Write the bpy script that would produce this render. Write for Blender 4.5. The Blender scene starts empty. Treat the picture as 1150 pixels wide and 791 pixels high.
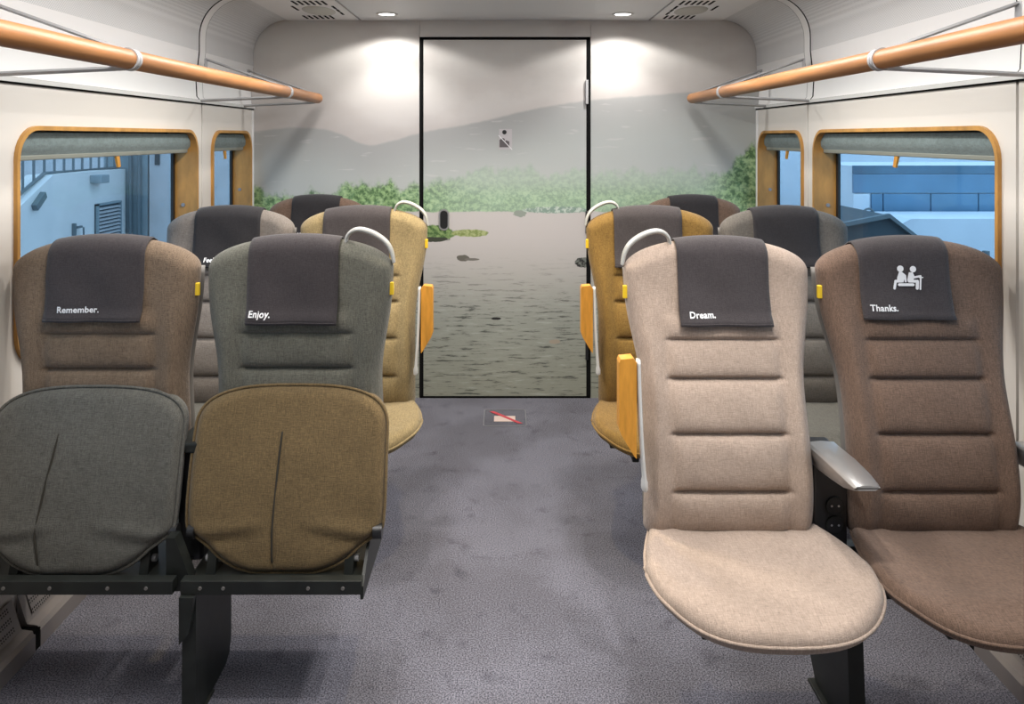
import bpy, bmesh, math, random
import numpy as np
from mathutils import Vector, Matrix
random.seed(4)
C = bpy.context.scene.collection
scn = bpy.context.scene
PI = math.pi
H = 1.52          # camera height
WX = 1.463        # side wall
YB = 4.46         # end wall
CZ = 2.2          # ceiling

# ------------------------------------------------------------------ camera
cam = bpy.data.cameras.new('camera'); co = bpy.data.objects.new('camera', cam); C.objects.link(co)
co.location = (0, 0, H); co.rotation_euler = (PI/2, 0, 0)
cam.sensor_fit = 'HORIZONTAL'; cam.sensor_width = 36; cam.lens = 36*860/1150
cam.shift_x = 8/1150; cam.shift_y = -(395.5-154)/1150
cam.clip_start = 0.02
scn.camera = co
# ------------------------------------------------------------------ world
w = bpy.data.worlds.new('world'); scn.world = w; w.use_nodes = True
bg = w.node_tree.nodes['Background']; bg.inputs[0].default_value = (.68, .83, 1.0, 1); bg.inputs[1].default_value = 3.2
scn.view_settings.view_transform = 'Standard'; scn.view_settings.look = 'None'
scn.view_settings.exposure = -0.35; scn.view_settings.gamma = 1; scn.view_settings.use_curve_mapping = False
scn.cycles.max_bounces = 8; scn.cycles.diffuse_bounces = 5; scn.cycles.transparent_max_bounces = 16
scn.cycles.caustics_reflective = False; scn.cycles.caustics_refractive = False
# ceiling lamps: (x, y, watts, colour, cone degrees, blend)
COOL = (1, .97, .93); WARM = (1, .80, .42); NEUT = (1, .93, .84)
LAMPS = [(-.65, 4.22, 12, COOL, 144, .15), (.65, 4.22, 12, COOL, 144, .15),
         (-.45, 3.0, 44, NEUT, 140, .4), (.45, 3.0, 44, NEUT, 140, .4),
         (-.45, 1.5, 12, NEUT, 140, .4), (.45, 1.5, 84, COOL, 92, .8),
         (-.45, 0.0, 5, COOL, 150, .4), (.45, 0.0, 5, COOL, 150, .4)]
FILL_W = 44      # each of the two unseen fill strips added under the ceiling
def spot(x, y, e, c, deg, blend, z=CZ-.03, aim=None, r=.03):
    l = bpy.data.lights.new('lamp', 'SPOT'); l.energy = e; l.color = c; l.spot_size = math.radians(deg); l.spot_blend = blend
    l.shadow_soft_size = r
    o = bpy.data.objects.new('lamp', l); C.objects.link(o); o.location = (x, y, z)
    if aim: o.rotation_euler = (Vector(aim)-Vector((x, y, z))).to_track_quat('-Z', 'Y').to_euler()
    return o
for L in LAMPS: spot(*L)
for sx in (-1, 1): spot(sx*.65, 4.22, 16, COOL, 104, .6)      # the brighter inner beam of the two lamps by the door
for sx in (-1, 1):  # soft fill lights added out of view to lift the ambient level
    l = bpy.data.lights.new('strip', 'AREA'); l.shape = 'RECTANGLE'; l.size = .12; l.size_y = 2.8; l.energy = FILL_W; l.color = (1, .97, .94); l.spread = math.radians(180)
    o = bpy.data.objects.new('strip', l); C.objects.link(o); o.location = (sx*.72, 2.1, CZ-.012)
# warm ceiling downlight over the aisle, inferred from yellow light on seats and carpet
spot(0, 2.62, 52, WARM, 95, .6, aim=(0, 3.0, 0))

# ------------------------------------------------------------------ materials
def nt(name):
    m = bpy.data.materials.new(name); m.use_nodes = True
    return m, m.node_tree.nodes, m.node_tree.links, m.node_tree.nodes['Principled BSDF']
def pbr(name, col, rough=.5, metal=0, spec=.5, bump=0, bscale=200, var=0, vscale=8):
    m, N, L, b = nt(name)
    b.inputs['Base Color'].default_value = (*col, 1); b.inputs['Roughness'].default_value = rough
    b.inputs['Metallic'].default_value = metal; b.inputs['Specular IOR Level'].default_value = spec
    tc = N.new('ShaderNodeTexCoord')
    if var:
        n = N.new('ShaderNodeTexNoise'); n.inputs['Scale'].default_value = vscale; n.inputs['Detail'].default_value = 5
        L.new(tc.outputs['Object'], n.inputs['Vector'])
        r = N.new('ShaderNodeValToRGB'); e = r.color_ramp.elements
        e[0].position = .3; e[1].position = .7
        e[0].color = (*[c*(1-var) for c in col], 1); e[1].color = (*[min(1, c*(1+var)) for c in col], 1)
        L.new(n.outputs['Fac'], r.inputs[0]); L.new(r.outputs[0], b.inputs['Base Color'])
    if bump:
        n = N.new('ShaderNodeTexNoise'); n.inputs['Scale'].default_value = bscale; n.inputs['Detail'].default_value = 2
        L.new(tc.outputs['Object'], n.inputs['Vector'])
        bp = N.new('ShaderNodeBump'); bp.inputs['Strength'].default_value = bump; bp.inputs['Distance'].default_value = .002
        L.new(n.outputs['Fac'], bp.inputs['Height']); L.new(bp.outputs[0], b.inputs['Normal'])
    return m
def emit(name, col, s):
    m, N, L, b = nt(name)
    b.inputs['Base Color'].default_value = (*col, 1); b.inputs['Emission Color'].default_value = (*col, 1); b.inputs['Emission Strength'].default_value = s
    return m
def woven(name, col, contrast=.35, scale=1.0, bump=.5):
    """woven wool upholstery: horizontal and vertical threads crossing"""
    m, N, L, b = nt(name)
    b.inputs['Roughness'].default_value = .92; b.inputs['Specular IOR Level'].default_value = .15
    b.inputs['Sheen Weight'].default_value = .15
    tc = N.new('ShaderNodeTexCoord')
    outs = []
    for sc in ((620, 45, 45), (45, 620, 620), (800, 110, 110), (110, 800, 800)):
        mp = N.new('ShaderNodeMapping'); mp.inputs['Scale'].default_value = [s*scale for s in sc]
        n = N.new('ShaderNodeTexNoise'); n.inputs['Scale'].default_value = 1; n.inputs['Detail'].default_value = 2
        L.new(tc.outputs['Object'], mp.inputs[0]); L.new(mp.outputs[0], n.inputs['Vector']); outs.append(n.outputs['Fac'])
    def add(a, c):
        q = N.new('ShaderNodeMath'); q.operation = 'ADD'; L.new(a, q.inputs[0]); L.new(c, q.inputs[1]); return q.outputs[0]
    s = add(add(outs[0], outs[1]), add(outs[2], outs[3]))
    mr = N.new('ShaderNodeMapRange'); mr.inputs['From Min'].default_value = 1.55; mr.inputs['From Max'].default_value = 2.45
    L.new(s, mr.inputs['Value'])
    r = N.new('ShaderNodeValToRGB'); e = r.color_ramp.elements
    e[0].color = (*[c*(1-contrast*1.1) for c in col], 1); e[1].color = (*[min(1, c*(1+contrast*1.1)) for c in col], 1)
    L.new(mr.outputs[0], r.inputs[0])
    big = N.new('ShaderNodeTexNoise'); big.inputs['Scale'].default_value = 7; big.inputs['Detail'].default_value = 4
    L.new(tc.outputs['Object'], big.inputs['Vector'])
    mx = N.new('ShaderNodeMix'); mx.data_type = 'RGBA'; mx.blend_type = 'MULTIPLY'; mx.inputs['Factor'].default_value = .35
    r2 = N.new('ShaderNodeValToRGB'); r2.color_ramp.elements[0].position = .35; r2.color_ramp.elements[0].color = (.7, .7, .7, 1); r2.color_ramp.elements[1].position = .65
    L.new(big.outputs['Fac'], r2.inputs[0])
    L.new(r.outputs[0], mx.inputs['A']); L.new(r2.outputs[0], mx.inputs['B']); L.new(mx.outputs['Result'], b.inputs['Base Color'])
    bp = N.new('ShaderNodeBump'); bp.inputs['Strength'].default_value = bump; bp.inputs['Distance'].default_value = .0015
    L.new(mr.outputs[0], bp.inputs['Height']); L.new(bp.outputs[0], b.inputs['Normal'])
    return m
def wood(name, col, rough=.35, axis=(3, 3, 3)):
    m, N, L, b = nt(name)
    b.inputs['Roughness'].default_value = rough
    tc = N.new('ShaderNodeTexCoord'); mp = N.new('ShaderNodeMapping'); mp.inputs['Scale'].default_value = axis
    n = N.new('ShaderNodeTexNoise'); n.inputs['Scale'].default_value = 6; n.inputs['Detail'].default_value = 6; n.inputs['Roughness'].default_value = .6
    L.new(tc.outputs['Object'], mp.inputs[0]); L.new(mp.outputs[0], n.inputs['Vector'])
    r = N.new('ShaderNodeValToRGB'); e = r.color_ramp.elements; e[0].position = .3; e[1].position = .7
    e[0].color = (*[c*.72 for c in col], 1); e[1].color = (*[min(1, c*1.15) for c in col], 1)
    L.new(n.outputs['Fac'], r.inputs[0]); L.new(r.outputs[0], b.inputs['Base Color'])
    return m
def thin_glass(name, tint, refl=.06):
    m, N, L, b = nt(name); N.remove(b); out = N['Material Output']
    t = N.new('ShaderNodeBsdfTransparent'); t.inputs[0].default_value = (*tint, 1)
    g = N.new('ShaderNodeBsdfGlossy'); g.inputs['Roughness'].default_value = .03
    lw = N.new('ShaderNodeLayerWeight'); lw.inputs['Blend'].default_value = .5
    pw = N.new('ShaderNodeMath'); pw.operation = 'POWER'; L.new(lw.outputs['Facing'], pw.inputs[0]); pw.inputs[1].default_value = 5
    f = N.new('ShaderNodeMath'); f.operation = 'MULTIPLY_ADD'; L.new(pw.outputs[0], f.inputs[0]); f.inputs[1].default_value = .5; f.inputs[2].default_value = refl*.4
    mx = N.new('ShaderNodeMixShader'); L.new(f.outputs[0], mx.inputs[0]); L.new(t.outputs[0], mx.inputs[1]); L.new(g.outputs[0], mx.inputs[2])
    L.new(mx.outputs[0], out.inputs[0]); return m

M = {}
M['wall'] = pbr('cream_wall', (.70, .66, .61), .45, bump=.08, bscale=300)
M['white'] = pbr('white_panel', (.80, .79, .78), .5)
M['ceil'] = pbr('ceiling_grey', (.66, .66, .66), .5)
M['dark'] = pbr('dark_gap', (.006, .006, .006), .9, spec=.1)
M['black'] = pbr('black_metal', (.014, .016, .014), .45, spec=.4, var=.3, vscale=20)
M['blackpl'] = pbr('black_plastic', (.014, .014, .015), .35)
M['grey'] = pbr('grey_steel', (.42, .42, .43), .45, metal=.2)
M['alu'] = pbr('aluminium', (.62, .62, .62), .32, metal=.85)
M['paint'] = pbr('light_grey_paint', (.62, .62, .60), .35)
M['handle'] = pbr('handle_paint', (.40, .40, .38), .35)
M['paintbar'] = pbr('blind_bar', (.24, .25, .215), .5)
M['heater'] = pbr('heater_cover', (.33, .30, .29), .38, metal=.5)
M['shell'] = pbr('seat_shell', (.16, .15, .14), .6)
M['yellow'] = pbr('yellow_tag', (.74, .50, .02), .5)
M['rail'] = wood('rail_wood', (.34, .145, .047), .45, (8, .8, 8))
M['frame'] = wood('window_wood', (.52, .265, .065), .4, (3, 3, 1))
M['armwood'] = wood('arm_wood', (.68, .31, .045), .4, (8, 8, 1.2))
M['cloth'] = woven('headrest_cloth', (.052, .045, .047), .25, 1.3, .35)
M['cloth_black'] = woven('headrest_cloth_black', (.028, .026, .028), .25, 1.3, .35)
M['letter'] = pbr('white_print', (.75, .75, .76), .7)
M['glass'] = thin_glass('window_glass', (.58, .70, .78))
M['shelfglass'] = thin_glass('shelf_glass', (.97, .98, .98))
M['seal'] = pbr('rubber_seal', (.01, .01, .01), .5)
M['lens'] = emit('lamp_lens', (1, .98, .95), 8)
M['blind'] = woven('blind_cloth', (.17, .215, .215), .2, .7, .2)

def perf_mat():
    m, N, L, b = nt('perforated_panel'); b.inputs['Roughness'].default_value = .6
    tc = N.new('ShaderNodeTexCoord'); mp = N.new('ShaderNodeMapping'); mp.inputs['Scale'].default_value = (130, 130, 130); mp.inputs['Rotation'].default_value = (.78, 0, 0)
    v = N.new('ShaderNodeTexVoronoi'); v.inputs['Scale'].default_value = 1; v.inputs['Randomness'].default_value = 0
    L.new(tc.outputs['Object'], mp.inputs[0]); L.new(mp.outputs[0], v.inputs['Vector'])
    r = N.new('ShaderNodeValToRGB'); e = r.color_ramp.elements; e[0].position = .28; e[1].position = .42
    e[0].color = (.46, .46, .46, 1); e[1].color = (.68, .68, .68, 1)
    L.new(v.outputs['Distance'], r.inputs[0]); L.new(r.outputs[0], b.inputs['Base Color']); return m
M['perf'] = perf_mat()
def grille_mat():
    m, N, L, b = nt('perforated_steel'); b.inputs['Roughness'].default_value = .4; b.inputs['Metallic'].default_value = .5
    tc = N.new('ShaderNodeTexCoord'); mp = N.new('ShaderNodeMapping'); mp.inputs['Scale'].default_value = (110, 110, 110)
    v = N.new('ShaderNodeTexVoronoi'); v.inputs['Randomness'].default_value = 0; v.inputs['Scale'].default_value = 1
    L.new(tc.outputs['Object'], mp.inputs[0]); L.new(mp.outputs[0], v.inputs['Vector'])
    r = N.new('ShaderNodeValToRGB'); e = r.color_ramp.elements; e[0].position = .3; e[1].position = .38
    e[0].color = (.01, .01, .01, 1); e[1].color = (.33, .30, .29, 1)
    L.new(v.outputs['Distance'], r.inputs[0]); L.new(r.outputs[0], b.inputs['Base Color']); return m
M['grille'] = grille_mat()
def carpet_mat():
    m, N, L, b = nt('carpet'); b.inputs['Roughness'].default_value = .95; b.inputs['Specular IOR Level'].default_value = .1
    tc = N.new('ShaderNodeTexCoord')
    def noise(s, d=4, sc=None):
        n = N.new('ShaderNodeTexNoise'); n.inputs['Scale'].default_value = s; n.inputs['Detail'].default_value = d
        if sc:
            mp = N.new('ShaderNodeMapping'); mp.inputs['Scale'].default_value = sc; L.new(tc.outputs['Object'], mp.inputs[0]); L.new(mp.outputs[0], n.inputs['Vector'])
        else: L.new(tc.outputs['Object'], n.inputs['Vector'])
        return n.outputs['Fac']
    f = noise(230, 5); r = N.new('ShaderNodeValToRGB'); e = r.color_ramp.elements; e[0].position = .36; e[1].position = .64
    e[0].color = (.052, .053, .068, 1); e[1].color = (.265, .262, .312, 1); L.new(f, r.inputs[0])
    s = noise(2.2, 9); r2 = N.new('ShaderNodeValToRGB'); e = r2.color_ramp.elements; e[0].position = .40; e[1].position = .58
    e[0].color = (.78, .77, .76, 1); e[1].color = (1, 1, 1, 1); L.new(s, r2.inputs[0])
    s3 = noise(11, 9); r3 = N.new('ShaderNodeValToRGB'); e = r3.color_ramp.elements; e[0].position = .28; e[1].position = .42
    e[0].color = (.72, .72, .73, 1); e[1].color = (1, 1, 1, 1); L.new(s3, r3.inputs[0])
    cur = r.outputs[0]
    for k in (r2, r3):
        mx = N.new('ShaderNodeMix'); mx.data_type = 'RGBA'; mx.blend_type = 'MULTIPLY'; mx.inputs['Factor'].default_value = 1
        L.new(cur, mx.inputs['A']); L.new(k.outputs[0], mx.inputs['B']); cur = mx.outputs['Result']
    L.new(cur, b.inputs['Base Color'])
    bp = N.new('ShaderNodeBump'); bp.inputs['Strength'].default_value = .6; bp.inputs['Distance'].default_value = .003
    L.new(f, bp.inputs['Height']); L.new(bp.outputs[0], b.inputs['Normal']); return m
M['carpet'] = carpet_mat()

def mural_mat():
    """printed lake landscape, laid out in metres on the end wall"""
    m, N, L, b = nt('mural_print'); b.inputs['Roughness'].default_value = .38; b.inputs['Specular IOR Level'].default_value = .35
    g = N.new('ShaderNodeNewGeometry'); sp = N.new('ShaderNodeSeparateXYZ'); L.new(g.outputs['Position'], sp.inputs[0])
    X, Z = sp.outputs['X'], sp.outputs['Z']
    def ma(op, a, c=None, d=None, clamp=False):
        q = N.new('ShaderNodeMath'); q.operation = op; q.use_clamp = clamp
        for i, v in enumerate((a, c, d)):
            if v is None: continue
            if isinstance(v, (int, float)): q.inputs[i].default_value = v
            else: L.new(v, q.inputs[i])
        return q.outputs[0]
    def step(v, lo, hi):      # 0 below lo, 1 above hi
        r = N.new('ShaderNodeMapRange'); r.interpolation_type = 'SMOOTHSTEP'
        L.new(v, r.inputs['Value']); r.inputs['From Min'].default_value = lo; r.inputs['From Max'].default_value = hi
        return r.outputs[0]
    def noise(s, sx=1, sz=1, d=5, off=0, rough=.55):
        cb = N.new('ShaderNodeCombineXYZ'); L.new(ma('MULTIPLY', X, sx), cb.inputs[0]); L.new(ma('MULTIPLY', Z, sz), cb.inputs[1]); cb.inputs[2].default_value = off
        n = N.new('ShaderNodeTexNoise'); n.inputs['Scale'].default_value = s; n.inputs['Detail'].default_value = d; n.inputs['Roughness'].default_value = rough
        L.new(cb.outputs[0], n.inputs['Vector']); return n.outputs['Fac']
    def mix(fac, A, B, mode='MIX'):
        q = N.new('ShaderNodeMix'); q.data_type = 'RGBA'; q.blend_type = mode
        if isinstance(fac, float): q.inputs['Factor'].default_value = fac
        else: L.new(fac, q.inputs['Factor'])
        for k, v in (('A', A), ('B', B)):
            if isinstance(v, tuple): q.inputs[k].default_value = (*v, 1)
            else: L.new(v, q.inputs[k])
        return q.outputs['Result']
    def curve(pts):           # height over x, given in photo-independent metres
        fc = N.new('ShaderNodeFloatCurve'); u = ma('DIVIDE', ma('ADD', X, 1.5), 3.0); L.new(u, fc.inputs['Value'])
        cm = fc.mapping; cv = cm.curves[0]
        P = [((x+1.5)/3, z/2.2) for x, z in pts]
        cv.points[0].location = P[0]; cv.points[1].location = P[-1]
        for p in P[1:-1]: cv.points.new(*p)
        for p in cv.points: p.handle_type = 'AUTO'
        cm.update(); return ma('MULTIPLY', fc.outputs[0], 2.2)
    def zz(py): return H-(py-154)/193
    def xx(px): return (px-567)/193
    sky = mix(step(Z, 1.45, 2.1), (.60, .565, .545), (.64, .62, .59))
    sky = mix(ma('MULTIPLY', step(noise(1.6, 1, 1.6), .42, .62), .5), sky, (.50, .46, .44))
    # far mountain flank, upper left
    mt = curve([(-1.5, zz(62)), (xx(330), zz(70)), (xx(380), zz(108)), (xx(440), zz(140)), (xx(520), zz(135)), (xx(700), zz(80)), (1.5, zz(55))])
    sky = mix(ma('MULTIPLY', step(ma('SUBTRACT', mt, ma('ADD', Z, ma('MULTIPLY', noise(9), .04))), -.05, .05), .32), sky, (.44, .40, .38))
    hill = curve([(-1.5, zz(149)), (xx(350), zz(143)), (xx(380), zz(149)), (xx(412), zz(162)), (xx(430), zz(160)), (xx(470), zz(149)), (xx(530), zz(138)), (xx(620), zz(118)), (xx(720), zz(107)), (1.5, zz(99))])
    hillc = mix(step(ma('SUBTRACT', hill, Z), 0, .30), (.385, .385, .38), (.455, .475, .46))
    hillc = mix(ma('MULTIPLY', step(noise(4, 1, 8, 4, 3), .62, .68), .45), hillc, (.58, .57, .56))
    col = mix(step(ma('SUBTRACT', hill, ma('ADD', Z, ma('MULTIPLY', noise(14), .015))), -.012, .006), sky, hillc)
    # trees
    tt = curve([(-1.5, zz(212)), (xx(300), zz(214)), (xx(340), zz(218)), (xx(375), zz(218)), (xx(395), zz(206)), (xx(470), zz(207)), (xx(520), zz(196)), (xx(575), zz(188)), (xx(610), zz(194)), (xx(640), zz(191)), (xx(700), zz(194)), (xx(760), zz(190)), (xx(815), zz(190)), (xx(830), zz(174)), (1.5, zz(158))])
    edge = ma('ADD', Z, ma('ADD', ma('MULTIPLY', noise(11, 1, .5, 6, 0, .65), .26), -.13))
    tm = step(ma('SUBTRACT', tt, edge), -.02, .035)
    lf = noise(38, 1, 1, 4, 2, .7)
    lf2 = noise(8, 1, 1.3, 4, 7, .6)
    tc = mix(step(lf, .40, .62), (.045, .115, .03), (.30, .46, .20))
    tc = mix(step(lf2, .46, .56), tc, mix(step(lf, .38, .62), (.09, .20, .08), (.38, .53, .27)))
    haze = ma('MULTIPLY', ma('MULTIPLY', step(X, -.7, -.1), ma('SUBTRACT', 1.0, step(X, 1.1, 1.38))), .45)
    tc = mix(ma('ADD', haze, .08), tc, (.44, .55, .46))
    tc = mix(ma('MULTIPLY', step(Z, 1.15, 1.30), ma('MULTIPLY', haze, 1.3)), tc, (.44, .48, .45))
    # water
    wc = mix(step(Z, .40, .98), (.30, .315, .28), (.52, .485, .465))
    wc = mix(step(Z, 0.0, .5), (.29, .30, .25), wc)
    rp = noise(7, 1, 9, 9, 1, .70)
    dens = ma('SUBTRACT', 1.0, step(Z, .45, .90))
    wc = mix(ma('MULTIPLY', ma('SUBTRACT', 1.0, step(rp, .37, .47)), ma('MULTIPLY', dens, .88)), wc, (.055, .06, .055))
    wc = mix(ma('MULTIPLY', step(rp, .54, .66), ma('MULTIPLY', dens, .6)), wc, (.42, .44, .41))
    wm = step(ma('SUBTRACT', zz(238), ma('ADD', Z, ma('MULTIPLY', noise(20, 1, .2), .02))), -.014, -.006)
    land = mix(tm, col, tc)
    c = mix(wm, land, wc)
    def blob(cx, cy, a, bb, colr, cur, ns=30, amt=1.1):
        ex = ma('POWER', ma('ABSOLUTE', ma('DIVIDE', ma('SUBTRACT', X, xx(cx)), a/193)), 2.0)
        ez = ma('POWER', ma('ABSOLUTE', ma('DIVIDE', ma('SUBTRACT', Z, zz(cy)), bb/193)), 2.0)
        v = ma('ADD', ma('ADD', ex, ez), ma('MULTIPLY', ma('SUBTRACT', noise(ns, 1, 1, 4, cx*.1), .5), amt*2))
        return mix(step(ma('SUBTRACT', 1.0, v), 0, .25), cur, colr)
    gr = mix(step(lf, .4, .6), (.06, .12, .04), (.24, .34, .13))
    c = blob(488, 262, 26, 9, gr, c, 26, 1.0)
    c = blob(528, 262, 22, 4.5, mix(step(lf, .4, .6), (.20, .25, .08), (.38, .42, .20)), c, 40, .5)
    c = blob(484, 269, 22, 3, (.05, .055, .04), c, 40, .6)
    c = blob(520, 290, 8, 4, (.13, .12, .10), c, 50, .6)
    c = blob(530, 291.5, 9, 1.6, (.17, .16, .14), c, 50, .4)
    c = blob(655, 295, 10, 6, mix(step(lf, .45, .55), (.03, .03, .03), (.16, .17, .15)), c, 50, .6)
    c = blob(584, 240, 8, 4, (.27, .30, .26), c, 50, .8)
    c = blob(625, 236, 40, 4, mix(step(lf, .45, .6), (.22, .30, .25), (.5, .56, .5)), c, 50, .8)
    c = blob(623, 384, 7, 2.5, (.35, .30, .24), c, 60, .6)
    c = blob(557, 358, 6, 1.6, (.02, .02, .02), c, 60, .5)
    L.new(c, b.inputs['Base Color']); return m
M['mural'] = mural_mat()

# ------------------------------------------------------------------ mesh helpers
def link(name, me, mat, parent=None, smooth=False):
    o = bpy.data.objects.new(name, me); C.objects.link(o)
    if mat is not None: me.materials.append(mat)
    if smooth:
        for p in me.polygons: p.use_smooth = True
    if parent is not None: o.parent = parent
    return o
def obj(name, bm, mat, parent=None, smooth=False):
    me = bpy.data.meshes.new(name); bmesh.ops.recalc_face_normals(bm, faces=bm.faces); bm.to_mesh(me); bm.free()
    return link(name, me, mat, parent, smooth)
def auto_smooth(o, deg=40):
    me = o.data
    for p in me.polygons: p.use_smooth = True
    me.set_sharp_from_angle(angle=math.radians(deg))
def tag(o, label=None, cat=None, group=None, kind=None):
    if label: o['label'] = label
    if cat: o['category'] = cat
    if group: o['group'] = group
    if kind: o['kind'] = kind
    return o
def thing(name, loc, label, cat, group=None):
    o = bpy.data.objects.new(name, None); C.objects.link(o); o.location = loc; o.empty_display_size = .1
    return tag(o, label, cat, group)
def box(bm, x0, x1, y0, y1, z0, z1, bev=0):
    r = bmesh.ops.create_cube(bm, size=1, matrix=Matrix.Translation(((x0+x1)/2, (y0+y1)/2, (z0+z1)/2)) @ Matrix.Diagonal((abs(x1-x0), abs(y1-y0), abs(z1-z0), 1)))
    if bev:
        es = list({e for v in r['verts'] for e in v.link_edges})
        bmesh.ops.bevel(bm, geom=es, offset=bev, segments=2, profile=.5, affect='EDGES', clamp_overlap=True)
def bx(*a, bev=0):
    bm = bmesh.new(); box(bm, *a, bev=bev); return bm
def cyl(bm, p, q, r, r2=None, seg=20):
    p, q = Vector(p), Vector(q); d = q-p
    m = Matrix.Translation((p+q)/2) @ d.to_track_quat('Z', 'Y').to_matrix().to_4x4()
    bmesh.ops.create_cone(bm, cap_ends=True, segments=seg, radius1=r, radius2=r if r2 is None else r2, depth=d.length, matrix=m)
def cy(p, q, r, r2=None, seg=20):
    bm = bmesh.new(); cyl(bm, p, q, r, r2, seg); return bm
def sweep(pts, ra, rb=None, seg=10, closed=False, up=(0, 1, 0)):
    """tube along points; ra/rb half sizes across and along 'up'"""
    bm = bmesh.new(); pts = [Vector(p) for p in pts]; n = len(pts); rings = []
    if not hasattr(ra, '__len__'): ra = [ra]*n
    if rb is None: rb = ra
    elif not hasattr(rb, '__len__'): rb = [rb]*n
    up = Vector(up)
    for i, p in enumerate(pts):
        a = pts[i-1] if (i or closed) else p; c = pts[(i+1) % n] if (i < n-1 or closed) else p
        t = (c-a).normalized(); s = t.cross(up)
        if s.length < 1e-4: s = t.cross(Vector((.3, .2, 1)))
        s.normalize(); u = s.cross(t).normalized()
        rings.append([bm.verts.new(p+s*ra[i]*math.cos(k*2*PI/seg)+u*rb[i]*math.sin(k*2*PI/seg)) for k in range(seg)])
    for i in range(n if closed else n-1):
        A, B = rings[i], rings[(i+1) % n]
        for k in range(seg): bm.faces.new((A[k], A[(k+1) % seg], B[(k+1) % seg], B[k]))
    if not closed: bm.faces.new(rings[0]); bm.faces.new(rings[-1][::-1])
    return bm
def smooth_pts(P, n=6):
    """Catmull-Rom through P"""
    P = [Vector(p) for p in P]; out = []
    for i in range(len(P)-1):
        a = P[max(i-1, 0)]; b = P[i]; c = P[i+1]; d = P[min(i+2, len(P)-1)]
        for k in range(n):
            t = k/n
            out.append(.5*((2*b)+(c-a)*t+(2*a-5*b+4*c-d)*t*t+(3*b-3*c+d-a)*t**3))
    out.append(P[-1]); return out
def prism(poly, axis, lo, hi):
    """extrude a 2D polygon along axis ('x': poly=(y,z), 'y': poly=(x,z), 'z': poly=(x,y))"""
    bm = bmesh.new()
    f = {'x': lambda a, b, t: (t, a, b), 'y': lambda a, b, t: (a, t, b), 'z': lambda a, b, t: (a, b, t)}[axis]
    A = [bm.verts.new(f(a, b, lo)) for a, b in poly]; B = [bm.verts.new(f(a, b, hi)) for a, b in poly]
    n = len(poly)
    for i in range(n): bm.faces.new((A[i], A[(i+1) % n], B[(i+1) % n], B[i]))
    bm.faces.new(A); bm.faces.new(B[::-1]); return bm
def rrect(a0, a1, b0, b1, r, n=8):
    out = []
    for cx, cz, s in ((a1-r, b1-r, 0), (a0+r, b1-r, 1), (a0+r, b0+r, 2), (a1-r, b0+r, 3)):
        for k in range(n+1):
            t = (s+k/n)*PI/2; out.append((cx+r*math.cos(t), cz+r*math.sin(t)))
    return out
def filled(polys, depth):
    """2D filled shape with holes as a mesh in the local XY plane, extruded +-depth"""
    cu = bpy.data.curves.new('tmp', 'CURVE'); cu.dimensions = '2D'; cu.fill_mode = 'BOTH'; cu.extrude = depth
    for P in polys:
        s = cu.splines.new('POLY'); s.points.add(len(P)-1); s.use_cyclic_u = True
        for i, (a, b) in enumerate(P): s.points[i].co = (a, b, 0, 1)
    o = bpy.data.objects.new('tmp', cu); C.objects.link(o)
    dg = bpy.context.evaluated_depsgraph_get(); me = bpy.data.meshes.new_from_object(o.evaluated_get(dg), depsgraph=dg)
    bpy.data.objects.remove(o); bpy.data.curves.remove(cu); return me
def text_mesh(s, size, offset=.0):
    cu = bpy.data.curves.new('tmp', 'FONT'); cu.body = s; cu.size = size; cu.offset = offset; cu.fill_mode = 'FRONT'; cu.resolution_u = 4
    cu.space_character = 1.05
    o = bpy.data.objects.new('tmp', cu); C.objects.link(o)
    dg = bpy.context.evaluated_depsgraph_get(); me = bpy.data.meshes.new_from_object(o.evaluated_get(dg), depsgraph=dg)
    bpy.data.objects.remove(o); bpy.data.curves.remove(cu); return me

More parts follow.
